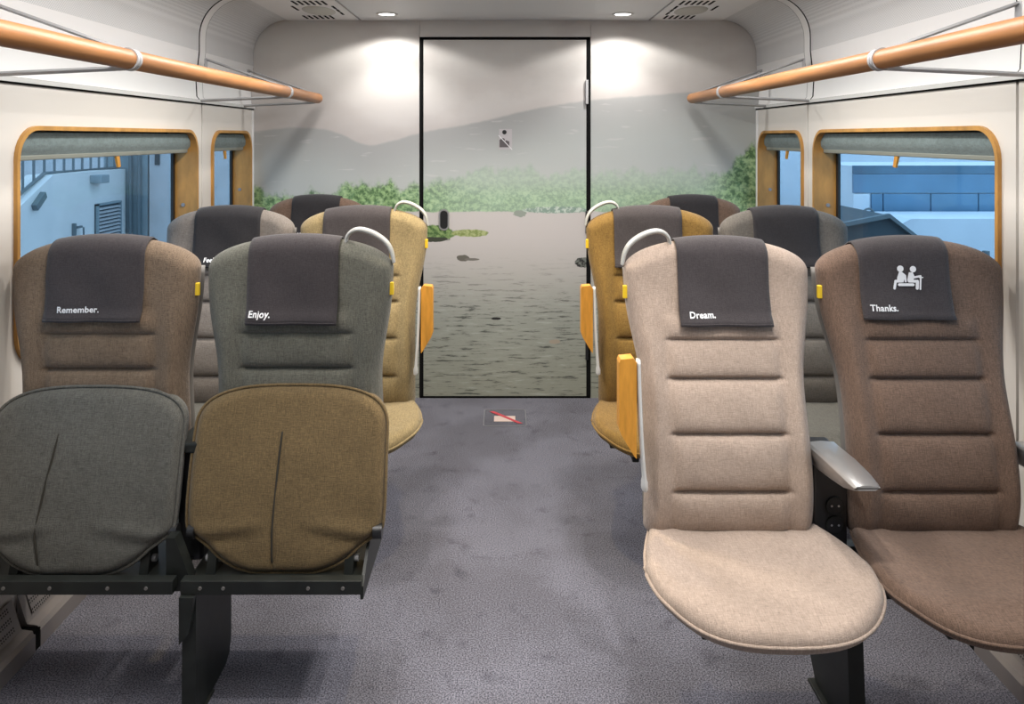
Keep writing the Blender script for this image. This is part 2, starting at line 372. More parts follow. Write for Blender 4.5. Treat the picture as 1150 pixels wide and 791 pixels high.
# ------------------------------------------------------------------ setting
YN = -1.6                       # rear end behind the camera
tag(obj('floor', bx(-1.6, 1.6, YN, YB+.1, -.03, 0), M['carpet']), kind='structure')
BAYS = [(YN, 2.18), (2.192, 3.692), (3.704, 4.425)]
WINS = {-1: [(.78, 2.12), (2.28, 3.63), (3.81, 4.40)], 1: [(.78, 2.12), (2.255, 3.615), (3.745, 4.40)]}
WZ0, WZ1, WR = .82, 1.555, .105
side_name = {-1: 'left', 1: 'right'}
wn = 0
for sx in (-1, 1):
    root = obj('wall_'+side_name[sx], bx(sx*1.50, sx*1.515, YN, 2.2, 0, .75), M['wall']); tag(root, kind='structure')
    for bi, (y0, y1) in enumerate(BAYS):
        polys = [[(y0, 0), (y1, 0), (y1, 1.68), (y0, 1.68)]]
        for a, b_ in WINS[sx]:
            if y0 < a < y1: polys.append(rrect(a, b_, WZ0, WZ1, WR))
        me = filled(polys, .008)
        # local (a,b,c) -> world (x=c+, y=a, z=b)
        me.transform(Matrix(((0, 0, 1, sx*(WX+.008)), (1, 0, 0, 0), (0, 1, 0, 0), (0, 0, 0, 1))))
        link('wall_panel', me, M['wall'], root)
    for y in (2.186, 3.698, 4.43):
        obj('seam_strip', bx(sx*(WX+.012), sx*(WX+.02), y-.02, y+.02, 0, 1.68), M['dark'], root)
    obj('corner_post', bx(sx*(WX-.004), sx*(WX+.03), 4.428, YB, 0, 1.675, bev=.006), M['white'], root)
    # windows
    for a, b_ in WINS[sx]:
        wn += 1
        A = rrect(a, b_, WZ0, WZ1, WR); B = rrect(a+.006, b_-.006, WZ0+.006, WZ1-.006, WR-.006); Cc = rrect(a+.014, b_-.014, WZ0+.014, WZ1-.014, WR-.014)
        bm = bmesh.new(); xs = [WX+.004, WX-.012, WX-.012, WX+.10, WX+.10]; lo = [A, A, B, Cc, A]
        lo = [A, A, Cc, Cc, A]; rings = []
        for P, x in zip(lo, xs): rings.append([bm.verts.new((sx*x, p[0], p[1])) for p in P])
        n = len(A)
        for i in range(len(rings)):
            P, Q = rings[i], rings[(i+1) % len(rings)]
            for k in range(n): bm.faces.new((P[k], P[(k+1) % n], Q[(k+1) % n], Q[k]))
        wf = obj('window_%d' % wn, bm, M['frame']); auto_smooth(wf, 35); tag(wf, kind='structure')
        # rubber seal and pane
        D = rrect(a+.036, b_-.036, WZ0+.036, WZ1-.036, WR-.036)
        bm = bmesh.new(); R1 = [bm.verts.new((sx*(WX+.094), *p)) for p in Cc]; R2 = [bm.verts.new((sx*(WX+.094), *p)) for p in D]; R3 = [bm.verts.new((sx*(WX+.106), *p)) for p in D]
        for k in range(n):
            bm.faces.new((R1[k], R1[(k+1) % n], R2[(k+1) % n], R2[k])); bm.faces.new((R2[k], R2[(k+1) % n], R3[(k+1) % n], R3[k]))
        obj('window_seal', bm, M['seal'], wf)
        bm = prism(rrect(a+.02, b_-.02, WZ0+.02, WZ1-.02, WR-.02), 'x', sx*(WX+.104), sx*(WX+.108)) if sx > 0 else prism(rrect(a+.02, b_-.02, WZ0+.02, WZ1-.02, WR-.02), 'x', sx*(WX+.108), sx*(WX+.104))
        obj('pane', bm, M['glass'], wf)
        # screws in the reveal
        for z in ((1.20, ) if b_-a > 1 else (1.48, 1.22)):
            o = obj('screw', cy((sx*(WX+.055), b_-.0135, z), (sx*(WX+.055), b_-.019, z), .009, seg=14), M['heater'], wf)
        # blind
        prof = [(WX+.018, 1.535), (WX+.016, 1.50), (WX+.022, 1.475), (WX+.034, 1.462), (WX+.034, 1.448), (WX+.060, 1.448), (WX+.060, 1.462), (WX+.066, 1.47), (WX+.085, 1.49), (WX+.085, 1.535)]
        bl = obj('blind', prism([(sx*x, z) for x, z in prof], 'y', a+.017, b_-.017), M['blind'], wf); auto_smooth(bl, 50)
        obj('blind_bar', bx(sx*(WX+.033), sx*(WX+.061), a+.017, b_-.017, 1.446, 1.463, bev=.003), M['paintbar'], wf)
        yc = (a+b_)/2 - (.03 if b_-a > 1 else -.0)
        if b_-a > 1: yc = a+ (860*(WX+.045)/437-a if sx < 0 else 860*(WX+.045)/442-a) if a > 2 else yc
        t = obj('pull_tab', prism([(yc-.016, 1.452), (yc+.012, 1.452), (yc+.022, 1.405), (yc+.004, 1.402)] if sx < 0 else [(yc-.016, 1.452), (yc+.012, 1.452), (yc+.026, 1.405), (yc+.006, 1.402)], 'x', sx*(WX+.036), sx*(WX+.044)), M['armwood'], wf)
        t.parent = wf

# ceiling
cr = obj('ceiling', bx(-1.6, 1.6, YN, YB+.1, CZ+.012, CZ+.05), M['dark']); tag(cr, kind='structure')
for x0, x1, mt in ((-.834, .834, 'ceil'), (-1.265, -.846, 'white'), (.846, 1.265, 'white')):
    obj('ceiling_panel', bx(x0, x1, YN, YB, CZ, CZ+.012), M[mt], cr)
for sx in (-1, 1): obj('leak_shield', bx(sx*1.56, sx*1.60, YN, YB+.05, 1.66, CZ+.02), M['dark'], cr)  # dark boards added outside to stop sky light leaking through the rib seams
def arc_profile(sx, off=0.0, n=14):
    P = [(WX-off, 1.932), (WX-off, 1.997)]
    for k in range(1, n+1):
        t = k/n*PI/2; P.append((WX-.2+(.2-off)*math.cos(t), CZ-.2+(.2-off)*math.sin(t)))
    return [(sx*x, z) for x, z in P]
def strip(prof, y0, y1, th=.006, inward=True):
    bm = bmesh.new(); A = [bm.verts.new((x, y0, z)) for x, z in prof]; B = [bm.verts.new((x, y1, z)) for x, z in prof]
    for i in range(len(prof)-1): bm.faces.new((A[i], A[i+1], B[i+1], B[i]))
    return bm
for sx in (-1, 1):
    for (y0, y1) in ((YN, 2.190), (2.195, 3.660), (3.745, YB-.004)):
        o = obj('perforated_panel', strip(arc_profile(sx), y0, y1), M['perf'], cr); auto_smooth(o)
        low = [(WX, 1.70), (WX+.012, 1.715), (WX+.016, 1.79), (WX+.008, 1.86), (WX, 1.932)]
        o = obj('lower_panel', strip([(sx*x, z) for x, z in low], y0, y1), M['white'], cr); auto_smooth(o)
    full = [(sx*x, z) for x, z in [(WX, 1.70), (WX+.012, 1.715), (WX+.016, 1.79), (WX+.008, 1.86)]]+arc_profile(sx)
    for y0, y1, off, mt in ((3.674, 3.742, .0, 'white'),):
        o = obj('rib_panel', strip(full, y0, y1), M[mt], cr); auto_smooth(o)
    for y0, y1 in ((2.185, 2.20), (3.655, 3.75)):
        dk = [(x+sx*.008, z+(.006 if abs(x) < 1.4 else 0)) for x, z in full]
        o = obj('seam_strip', strip(dk, y0, y1), M['dark'], cr)
    # cornice below the rack and channel above
    t = obj('trim_%d' % (1 if sx < 0 else 2), prism([(sx*(WX-.012), 1.684), (sx*(WX+.02), 1.684), (sx*(WX+.02), 1.702), (sx*(WX-.012), 1.698)], 'y', YN, 4.45), M['paint']); tag(t, kind='structure')
    obj('shadow_gap', bx(sx*(WX-.006), sx*(WX+.02), YN, 4.45, 1.678, 1.684), M['dark'], t)
    t = obj('trim_%d' % (3 if sx < 0 else 4), bx(sx*1.425, sx*(WX+.01), YN, 4.27, 1.822, 1.846), M['grey']); tag(t, kind='structure')

# end wall with the printed mural, door
wb = obj('wall_back', bx(-1.6, 1.6, YB+.02, YB+.05, 0, 2.25), M['dark']); tag(wb, kind='structure')
DX0, DX1, DZ = -.492, .494, 2.098
obj('mural_panel', bx(-1.5, DX0-.006, YB, YB+.02, 0, CZ+.01), M['mural'], wb)
obj('mural_panel', bx(DX1+.006, 1.5, YB, YB+.02, 0, CZ+.01), M['mural'], wb)
obj('mural_panel', bx(DX0-.004, DX1+.004, YB, YB+.02, DZ+.006, CZ+.01), M['mural'], wb)
fr = bmesh.new()
box(fr, DX0-.004, DX0+.016, YB-.003, YB+.02, 0, DZ+.004); box(fr, DX1-.016, DX1+.004, YB-.003, YB+.02, 0, DZ+.004); box(fr, DX0, DX1, YB-.003, YB+.02, DZ-.010, DZ+.004)
box(fr, DX0, DX1, YB-.003, YB+.02, 0.0, .010)
obj('door_gasket', fr, M['dark'], wb)
dr = obj('door_1', bx(DX0+.018, DX1-.020, YB-.002, YB+.018, .012, DZ-.012), M['mural']); tag(dr, kind='structure')
def zz(py): return H-(py-154)/193
def xx(px): return (px-567)/193
# recessed pull with rim
me = filled([rrect(-.030, .030, -.062, .062, .0299), rrect(-.022, .022, -.053, .053, .0219)], .003)
me.transform(Matrix.Translation((xx(498.5), YB-.004, zz(247))) @ Matrix.Rotation(PI/2, 4, 'X'))
link('handle_rim', me, M['alu'], dr)
obj('handle', prism([(xx(498.5)+a, zz(247)+b) for a, b in rrect(-.023, .023, -.054, .054, .022)], 'y', YB-.004, YB-.001), M['blackpl'], dr)
for py0, py1, m_ in ((90, 117, 'grey'), (237, 262, 'blackpl'), (380, 404, 'blackpl')):
    obj('hinge', bx(xx(657.5), xx(660.5), YB-.018, YB-.001, zz(py1), zz(py0), bev=.002), M[m_], dr)
# notices on the door
ic = bmesh.new(); box(ic, xx(560.5), xx(575), YB-.0032, YB-.0018, zz(168), zz(145)); o = obj('door_notice', ic, pbr('notice_film', (.50, .47, .48), .4), dr)
obj('notice_mark', cy((xx(566.5), YB-.003, zz(148.5)), (xx(566.5), YB-.0045, zz(148.5)), .013, seg=16), M['blackpl'], dr)
P = [(561, 165.5), (561, 157), (565, 155), (566.8, 156), (566.8, 158), (567.6, 160), (567.6, 158), (568.3, 157.5), (572, 159), (572, 165.5)]
obj('notice_mark', prism([(xx(a), zz(b)) for a, b in P], 'y', YB-.0045, YB-.003), pbr('notice_ink', (.10, .085, .09), .5), dr)
obj('notice_slash', prism([(xx(a), zz(b)) for a, b in ((559.5, 152.2), (560.3, 151.8), (575.5, 168), (574.7, 168.4))], 'y', YB-.0056, YB-.0044), M['letter'], dr)
tag(obj('wall_front', bx(-1.6, 1.6, YN-.03, YN, 0, 2.25), pbr('front_wall_grey', (.25, .25, .26), .6)), kind='structure')

# heater covers along the walls
for sx in (-1, 1):
    t = thing('heater_cover', (sx*1.42, 1.5, 0), 'brown-grey metal heater cover on the floor along the %s wall' % side_name[sx], 'heater')
    for y0, y1 in ((YN+.05, 2.26), (2.285, 4.40)):
        P = [(1.385, 0), (1.385, .05), (1.395, .062), (1.425, .066), (1.43, .075), (WX-.008, .155), (WX-.008, 0)]
        o = obj('cover', prism([(sx*(x-1.42), z) for x, z in P], 'y', y0-1.5, y1-1.5), M['heater'], t)
        auto_smooth(o, 30)
        q = [(1.429, .082), (1.4485, .148), (1.4465, .149), (1.427, .083)]
        o = obj('grille', prism([(sx*(x-1.42), z) for x, z in [(1.428, .079), (1.452, .150), (1.4505, .151), (1.4265, .080)]], 'y', y0+.03-1.5, y1-.03-1.5), M['grille'], t)
    obj('joint', bx(sx*(1.387-1.42), sx*(1.45-1.42), .758, .787, .0, .058), M['dark'], t)

# floor sign
fs = thing('floor_sticker', (xx(567)*.93, 4.145, .0), 'clear floor sticker with pale rectangle and red slash, before the door', 'sticker')
o = obj('film', prism(rrect(-.115, .115, -.125, .12, .015), 'z', .0005, .0015), thin_glass('sticker_film', (.97, .97, .98), .03), fs)
me = filled([rrect(-.115, .115, -.125, .12, .015), rrect(-.111, .111, -.119, .114, .013)], .0006); me.transform(Matrix.Translation((0, 0, .002))); link('border', me, pbr('sticker_border', (.21, .21, .225), .5), fs)
obj('pale_panel', bx(-.058, .056, -.06, .02, .0015, .0028), pbr('sticker_pale', (.66, .52, .47), .5), fs)
obj('red_slash', prism([(-.085, .085), (-.06, .09), (.094, -.088), (.07, -.088)], 'z', .0028, .0038), pbr('sticker_red', (.52, .06, .08), .5), fs)

# ceiling lamps
for i, (lx, ly, *_r) in enumerate(LAMPS):
    nm = {(-.65, 4.22): 'round recessed ceiling spotlight left of the door', (.65, 4.22): 'round recessed ceiling spotlight right of the door'}.get((lx, ly), 'recessed ceiling spotlight further along the %s side' % ('left' if lx < 0 else 'right'))
    if ly < 4: nm = 'recessed ceiling spotlight on the %s above %s' % ('left' if lx < 0 else 'right', {3.0: 'the second row seats', 1.5: 'the front row seats', 0.0: 'the viewer'}[ly])
    t = thing('ceiling_spotlight', (lx, ly, CZ), nm, 'light', 'recessed ceiling spotlights')
    bm = bmesh.new()
    n = 28
    rs = [(.060, 0), (.058, -.006), (.046, -.006), (.042, .0)]
    R = [[bm.verts.new((r*math.cos(2*PI*k/n), r*math.sin(2*PI*k/n), z)) for k in range(n)] for r, z in rs]
    for a, b_ in zip(R, R[1:]):
        for k in range(n): bm.faces.new((a[k], a[(k+1) % n], b_[(k+1) % n], b_[k]))
    o = obj('trim_ring', bm, M['paint'], t, True)
    obj('lens', cy((0, 0, -.003), (0, 0, -.0005), .043, seg=28), M['lens'], t)
for sx in (-1, 1):  # bodies for the added fill strips, unseen from the camera
    t = thing('fill_strip', (sx*.72, 2.1, CZ), 'added fill light strip under the ceiling, out of view, %s of the aisle' % side_name[sx], 'light')
    obj('fill_housing', bx(-.075, .075, -1.45, 1.45, -.010, 0, bev=.003), M['paint'], t)
    obj('fill_diffuser', bx(-.06, .06, -1.4, 1.4, -.0115, -.010), emit('fill_diffuser', (1, .97, .94), 3), t)
for sx in (-1, 1):
    t = thing('ceiling_vent', (sx*1.0, 4.12, CZ), 'oval cover plate among dark ceiling air slots, %s of the door' % side_name[sx], 'vent')
    bm = bmesh.new(); bmesh.ops.create_uvsphere(bm, u_segments=28, v_segments=10, radius=1, matrix=Matrix.Diagonal((.085, .15, .012, 1)))
    obj('oval_cover', bm, pbr('vent_cover', (.50, .49, .44), .5), t, True)
    for k in range(6): obj('slot', bx(-.115+k*.03+sx*.02, -.103+k*.03+sx*.02, .16, .27, -.002, .001), M['dark'], t)
    for k in range(6): obj('slot', bx(-.09+k*.03-sx*.02, -.078+k*.03-sx*.02, -.30, -.19, -.002, .001), M['dark'], t)
    for k in range(3): obj('slot', bx(-sx*.105-.006, -sx*.105+.006, -.15+k*.10, -.07+k*.10, -.002, .001), M['dark'], t)
    for k in range(1): obj('slot', bx(sx*.105-.006, sx*.105+.006, -.15, -.02, -.002, .001), M['dark'], t)

# ------------------------------------------------------------------ luggage racks
RX, RZ, RR = 1.045, 1.736, .028
for sx in (-1, 1):
    t = thing('luggage_rack', (sx*RX, 2.0, RZ), 'luggage rack with thick orange wooden rail above the %s windows' % side_name[sx], 'luggage rack')
    def L3(x, y, z): return (sx*x-sx*RX, y-2.0, z-RZ)
    cuts = [YN+.05, .6, 2.13, 3.66, 4.285]
    n = 0
    bm = bmesh.new(); cyl(bm, L3(RX, YN+.05, RZ), L3(RX, 4.275, RZ), RR, seg=40); cyl(bm, L3(RX, 4.275, RZ), L3(RX, 4.285, RZ), RR, RR-.005, seg=40)
    o = obj('rail', bm, M['rail'], t); auto_smooth(o, 50)
    obj('rail_end', cy(L3(RX, 4.2855, RZ), L3(RX, 4.288, RZ), RR-.004, seg=30), M['frame'], t)
    for y in (.6, 2.13, 3.66):
        bm = bmesh.new(); cyl(bm, L3(RX, y-.013, RZ), L3(RX, y-.002, RZ), RR+.004, seg=36); cyl(bm, L3(RX, y+.002, RZ), L3(RX, y+.013, RZ), RR+.004, seg=36); cyl(bm, L3(RX, y-.003, RZ), L3(RX, y+.003, RZ), RR+.002, seg=36)
        o = obj('clamp', bm, M['grey'], t); auto_smooth(o, 50)
    for y in (.6, 2.13, 3.66, 4.262):
        def bar(p, q, hw, hh): return sweep([L3(p[0], y, p[1]), L3(q[0], y, q[1])], hh, hw, seg=4)
        br = obj('bracket', bar((1.428, 1.84), (1.428, 1.895), .016, .008), M['grey'], t)
        obj('strut', bar((1.43, 1.893), (RX+.012, RZ+.025), .011, .006), M['grey'], br)
        obj('strut', bar((1.462, 1.693), (RX+.01, RZ-.024), .012, .007), M['grey'], br)
    obj('shelf_glass', prism([(sx*(1.425-RX), 1.812-RZ), (sx*.03, .012), (sx*.03, .006), (sx*(1.425-RX), 1.806-RZ)], 'y', YN+.05-2, 4.26-2), M['shelfglass'], t)

# ------------------------------------------------------------------ seats
def supers(zs, zt, W, n, k=14):
    return [(W*math.cos(a)**(2/n), zs+(zt-zs)*math.sin(a)**(2/n)) for a in [PI/2*(i/k) for i in range(1, k+1)]]
def slab(rows, yf, T0, r, relief=None, ncol=44, back=True, axis='z'):
    """pillow-like slab: rows = [(coordinate, half width)]; yf(c) front depth; T0 half thickness; r edge rounding"""
    rows = sorted(rows); cs = np.array([q[0] for q in rows]); ws = np.array([max(q[1], 1e-4) for q in rows])
    t = np.linspace(-1, 1, ncol+1); u = .55*t+.45*np.sin(PI/2*t)
    Xg = ws[:, None]*u[None, :]; Zg = np.repeat(cs[:, None], ncol+1, 1)
    # distance to outline
    ol = np.concatenate([np.stack([ws, cs], 1), np.stack([-ws[::-1], cs[::-1]], 1)]); ol = np.concatenate([ol, ol[:1]])
    A = ol[:-1]; B = ol[1:]; AB = B-A; P = np.stack([Xg.ravel(), Zg.ravel()], 1)
    d = np.full(len(P), 9.)
    for a, ab in zip(A, AB):
        l2 = (ab**2).sum()
        if l2 < 1e-12: continue
        s = np.clip(((P-a)@ab)/l2, 0, 1); d = np.minimum(d, np.hypot(*(P-a-s[:, None]*ab).T))
    d = d.reshape(Xg.shape)
    q = np.clip(d/r, 0, 1); T = T0*np.sqrt(np.clip(1-(1-q)**2, 0, 1))
    Y0 = np.vectorize(yf)(Xg, Zg)
    rel = relief(Xg, Zg)*np.clip(d/.03, 0, 1) if relief else 0
    F = Y0+T0-T-rel; K = Y0+T0+T
    nr, nc = Xg.shape
    V = np.concatenate([np.stack([Xg, F, Zg], -1).reshape(-1, 3), np.stack([Xg, K, Zg], -1).reshape(-1, 3)])
    faces = []
    for off, fl in ((0, 0), (nr*nc, 1)):
        for i in range(nr-1):
            for j in range(nc-1):
                a = off+i*nc+j; f = (a, a+1, a+nc+1, a+nc)
                faces.append(f if not fl else f[::-1])
    if axis == 'y': V = V[:, [0, 2, 1]]*np.array([1, 1, -1])    # lie flat: front face up
    me = bpy.data.meshes.new('slab'); me.from_pydata(V.tolist(), [], faces); me.update()
    bm = bmesh.new(); bm.from_mesh(me); bmesh.ops.remove_doubles(bm, verts=bm.verts, dist=2e-4); bmesh.ops.recalc_face_normals(bm, faces=bm.faces)
    bm.to_mesh(me); bm.free()
    for p in me.polygons: p.use_smooth = True
    return me, ol
def outline_tube(ol, fn, r, seg=6):
    pts = []
    for p in ol[:-1]:
        v = Vector(fn(*p))
        if not pts or (v-pts[-1]).length > .004: pts.append(v)
    return sweep(pts, r, seg=seg, closed=True, up=(0, 1, 0))

ZT, ZS, WT, NT = 1.227, 1.137, .2650, 2.05
SEAMS = [.955, .855, .718, .574]
def back_rows(wtab, z0):
    zs = set(np.round(np.arange(z0, ZS, .0125), 4))
    for s in SEAMS:
        for dz in (-.012, -.008, -.005, -.0025, 0, .0025, .005, .008, .012): zs.add(round(s+dz, 4))
    for dz in (0, .002, .006, .012, .02, .03): zs.add(round(z0+dz, 4))
    zs = sorted(z for z in zs if z >= z0-1e-6 and z < ZS)
    out = []
    tz = [a for a, b in wtab]; tw = [b for a, b in wtab]
    for z in zs:
        # smooth the width table with a small window
        out.append((z, float(np.mean([np.interp(z+k*.012, tz, tw) for k in (-3, -2, -1, 0, 1, 2, 3)]))))
    out.append((ZS, WT))
    out += [(z, w_) for w_, z in supers(ZS, ZT, WT, NT, 22)]
    # bottom corners rounded
    res = []
    for z, w_ in out:
        k = (z-z0)/.04
        if k < 1: w_ = w_-.04*(1-math.sqrt(max(0, 1-(1-k)**2)))
        res.append((z, w_))
    return res
WR_ = [(.40, .225), (.50, .229), (.60, .229), (.72, .226), (.80, .224), (.87, .228), (.95, .243), (1.03, .259), (1.09, .2635), (1.13, .2650), (1.3, .2650)]
WL_ = [(.40, .235), (.50, .237), (.60, .238), (.72, .236), (.80, .232), (.87, .235), (.95, .248), (1.03, .261), (1.09, .2640), (1.13, .2650), (1.3, .2650)]
YR_ = ([.40, .46, .52, .60, .70, .80, .90, 1.0, 1.1, 1.17, 1.24], [-.085, -.115, -.130, -.128, -.112, -.083, -.050, -.022, -.004, .004, .018])
YL_ = ([.40, .60, .80, .90, 1.0, 1.1, 1.17, 1.24], [.0, .0, -.004, -.004, -.004, .0, .006, .018])
def yfun(tab):
    zs = np.linspace(tab[0][0], tab[0][-1], 120); ys = np.interp(zs, *tab)
    k = np.ones(11)/11; ys2 = np.convolve(np.pad(ys, 5, mode='edge'), k, 'valid')
    return lambda x, z: float(np.interp(z, zs, ys2))
yR, yL = yfun(YR_), yfun(YL_)
def sstep(v, a, b):
    t = np.clip((v-a)/(b-a), 0, 1); return t*t*(3-2*t)
def relief(X, Z):
    ax = np.abs(X); inner = 1-sstep(ax, .135, .165)
    o = np.zeros_like(X)
    for s in SEAMS: o -= .013*np.exp(-((Z-s)/.007)**2)*inner*(.35 if s == .955 else 1)
    bounds = [1.02]+SEAMS+[.44]
    for a, b in zip(bounds, bounds[1:]):
        m = (a+b)/2; h = (a-b)/2; q = np.clip(1-np.abs((Z-m)/h)**3, 0, 1); o += .012*q*inner
    o += .014*np.exp(-((ax-.200)/.036)**2)*(1-.7*sstep(Z, .95, 1.08))
    o -= .0045*np.exp(-((ax-.150)/.008)**2)*(1-sstep(Z, .93, .98))
    o += .0012*np.sin(X*43+Z*21)*np.cos(Z*35-X*9)
    return o
def crest(x):
    a = min(abs(x)/WT, .9999); return ZS+(ZT-ZS)*(1-a**NT)**(1/NT)
T0B, RB = .042, .040
def front_y(yf, x, z):
    """front surface of the backrest incl. rounding near the crest"""
    zt = crest(x); d = max(zt-z, 0); q = min(d/RB, 1); T = T0B*math.sqrt(max(0, 1-(1-q)**2))
    rel = float(relief(np.array([x]), np.array([z]))[0])*min(d/.03, 1)
    return yf(x, z)+T0B-T-max(rel, 0)
def cover_y(yf, x, z): return front_y(yf, x, z)-.006-.009*(1-sstep(z, .99, 1.10))-.003*math.sin(x*38+z*17)*(1-sstep(z, 1.08, 1.18))
def cover_mesh(yf, x0, x1, zlo, wob=0.):
    bm = bmesh.new(); nx = 18; G = []
    for i in range(nx+1):
        x = x0+(x1-x0)*i/nx; zt = crest(x); col = []
        x_ = x
        for k in range(26):       # up the front
            a = k/25; z = zlo+(zt-.0005-zlo)*math.sin(a*PI/2); 
            spread = 1+.02*(1-a)
            yy = cover_y(yf, x, z)
            col.append((x_*1.0, yy, z+ (.005*a)))
        yc = yf(x, zt)+T0B
        col.append((x, yc, zt+.006))
        for k in range(1, 9):     # down the back
            z = zt-.0005-.13*(1-math.cos(k/8*PI/2)); d = zt-z; q = min(d/RB, 1)
            col.append((x, yf(x, z)+T0B+T0B*math.sqrt(1-(1-q)**2)+.006, z))
        G.append([bm.verts.new(c) for c in col])
    for i in range(nx):
        for k in range(len(G[0])-1): bm.faces.new((G[i][k], G[i+1][k], G[i+1][k+1], G[i][k+1]))
    me = bpy.data.meshes.new('cover'); bm.to_mesh(me); bm.free()
    bm = bmesh.new(); bm.from_mesh(me); bmesh.ops.recalc_face_normals(bm, faces=bm.faces)
    bmesh.ops.solidify(bm, geom=bm.faces[:], thickness=-.003)
    # hem
    bm.to_mesh(me); bm.free()
    return me
def hem_mesh(yf, x0, x1, zlo):
    pts = [(x0+(x1-x0)*i/18, cover_y(yf, x0+(x1-x0)*i/18, zlo+.006)-.0025, zlo+.006) for i in range(19)]
    return sweep(pts, .0018, seg=6)

# seat-cushion plan: l = distance from back
def cushion_rows():
    y0, L_, ln, W = -.075, .445, .24, .278
    tab = ([0, .07, .14, .19, L_-ln], [.228, .248, .265, .273, .275])
    rows = []
    for l in list(np.arange(0, L_-ln, .0125)): rows.append((l, float(np.interp(l, *tab))))
    rows += [(l, w_) for w_, l in [(W, L_-ln)]+supers(L_-ln, L_, W, 2.4, 22)]
    return rows
def cushion_mesh():
    rows = cushion_rows()
    def yf(x, l):     # becomes -z
        dish = .010*(abs(x)/.27)**3*(1-sstep(l, .25, .45))
        return -(.468+dish+.006*math.sin(min(l, .3)/.3*PI)-.022*float(sstep(l, .33, .445)))
    def rl(X, Lg): return .0015*np.sin(X*30+Lg*20)
    me, ol = slab(rows, yf, .026, .026, rl, ncol=36, axis='y')
    for v in me.vertices: v.co.y = -.075-v.co.y*1.0
    me.transform(Matrix.Identity(4)); return me, ol, yf
def fix(me):
    bm = bmesh.new(); bm.from_mesh(me); bmesh.ops.recalc_face_normals(bm, faces=bm.faces); bm.to_mesh(me); bm.free()

cush_me, cush_ol, cush_yf = cushion_mesh()
# slab(axis='y') gave (x, l, -(y)) -> z = -yf ; l currently negated into y above
for v in cush_me.vertices: pass
fix(cush_me)
FAB = {  # seat fabric tints; the mixed warm and cool lamp light is painted into them
 'cream':  woven('fabric_cream_lit', (.385, .300, .243), .24),
 'brown':  woven('fabric_brown', (.145, .094, .068), .34),
 'olive_shaded':  woven('fabric_grey_green_shaded', (.130, .127, .104), .36),
 'khaki':  woven('fabric_khaki_warm_lit', (.150, .104, .050), .36),
 'tan':    woven('fabric_tan', (.185, .132, .090), .36),
 'slate':  woven('fabric_slate', (.110, .106, .092), .36),
 'gold_lit':   woven('fabric_gold_warm_lit', (.205, .120, .032), .36),
 'sand':   woven('fabric_sand_warm_lit', (.270, .205, .105), .36),
 'dim':    woven('fabric_dim_grey', (.125, .112, .098), .30),
 'grey':   woven('fabric_grey', (.19, .165, .145), .28),
}
def backrest_meshes(wt, yf, z0):
    rows = back_rows(wt, z0); me, ol = slab(rows, yf, T0B, RB, relief)
    rows2 = [(z, w_-.006) for z, w_ in rows if z < 1.14 and w_ > .01]
    sh, _ = slab(rows2, lambda x, z: yf(x, z)+T0B*2-.008, .016, .016, None, ncol=20)
    return me, sh
bR, shR = backrest_meshes(WR_, yR, .43)
bL, shL = backrest_meshes(WL_, yL, .50)
me_cover = {}
def piping_cushion():
    return outline_tube(cush_ol, lambda x, l: (x, -.075-l, -(cush_yf(x, l)+.026)), .0045)

def add_seat_details(t, aisle, yf, handle, arm, x0c, x1c, zlo, cloth='cloth'):
    cme = cover_mesh(yf, x0c, x1c, zlo, 1); cv = link('headrest_cover', cme, M[cloth], t, True)
    cv['label'] = 'dark grey cloth draped over the top'
    obj('hem', hem_mesh(yf, x0c, x1c, zlo), M[cloth], cv, True)
    # tag at the aisle edge
    obj('seat_tag', bx(aisle*.2505, aisle*.2685, yf(0, 1.07)+.024, yf(0, 1.07)+.036, 1.060, 1.097, bev=.002), M['yellow'], t)['label'] = 'yellow tag'
    if handle:
        P = [(aisle*.266, 1.150), (aisle*.258, 1.186), (aisle*.240, 1.214), (aisle*.206, 1.237), (aisle*.170, 1.248), (aisle*.146, 1.243), (aisle*.131, 1.226), (aisle*.127, 1.20)]
        pts = smooth_pts([(x, .050, z) for x, z in P], 6)
        n = len(pts); ra = [.0045+.0035*math.sin(PI*min(1, i/n*1.15)) for i in range(n)]
        o = obj('handle', sweep(pts, ra, .017, seg=12), M['handle'], t, True); o['label'] = 'light grey grab handle'
    if arm:
        # wooden armrest folded up at the aisle side
        P = [(.299, .925), (.303, .934), (.336, .937), (.345, .925), (.345, .672), (.338, .680), (.305, .735), (.299, .750)]
        o = obj('armrest', prism([(aisle*(.603-x), z) for x, z in P], 'y', -.150, -.105), M['armwood'], t); o['label'] = 'orange wooden armrest folded upright'
        bm = sweep(smooth_pts([(aisle*(.603-.351), -.138, .93), (aisle*(.603-.353), -.140, .85), (aisle*(.603-.358), -.145, .72), (aisle*(.603-.365), -.148, .62), (aisle*(.603-.366), -.145, .595)], 5), [.0055]*16+[.009]*5, .020, seg=10)
        obj('arm_frame', bm, M['paint'], o, True)
def lettering(cv, yf, s, x, z, size):
    me = text_mesh(s, size, .0006)
    for v in me.vertices:
        X_, Z_ = x+v.co.x, z+v.co.y; v.co = (X_, cover_y(yf, X_, Z_)-.0080, Z_)
    o = link('lettering', me, M['letter'], cv); return o
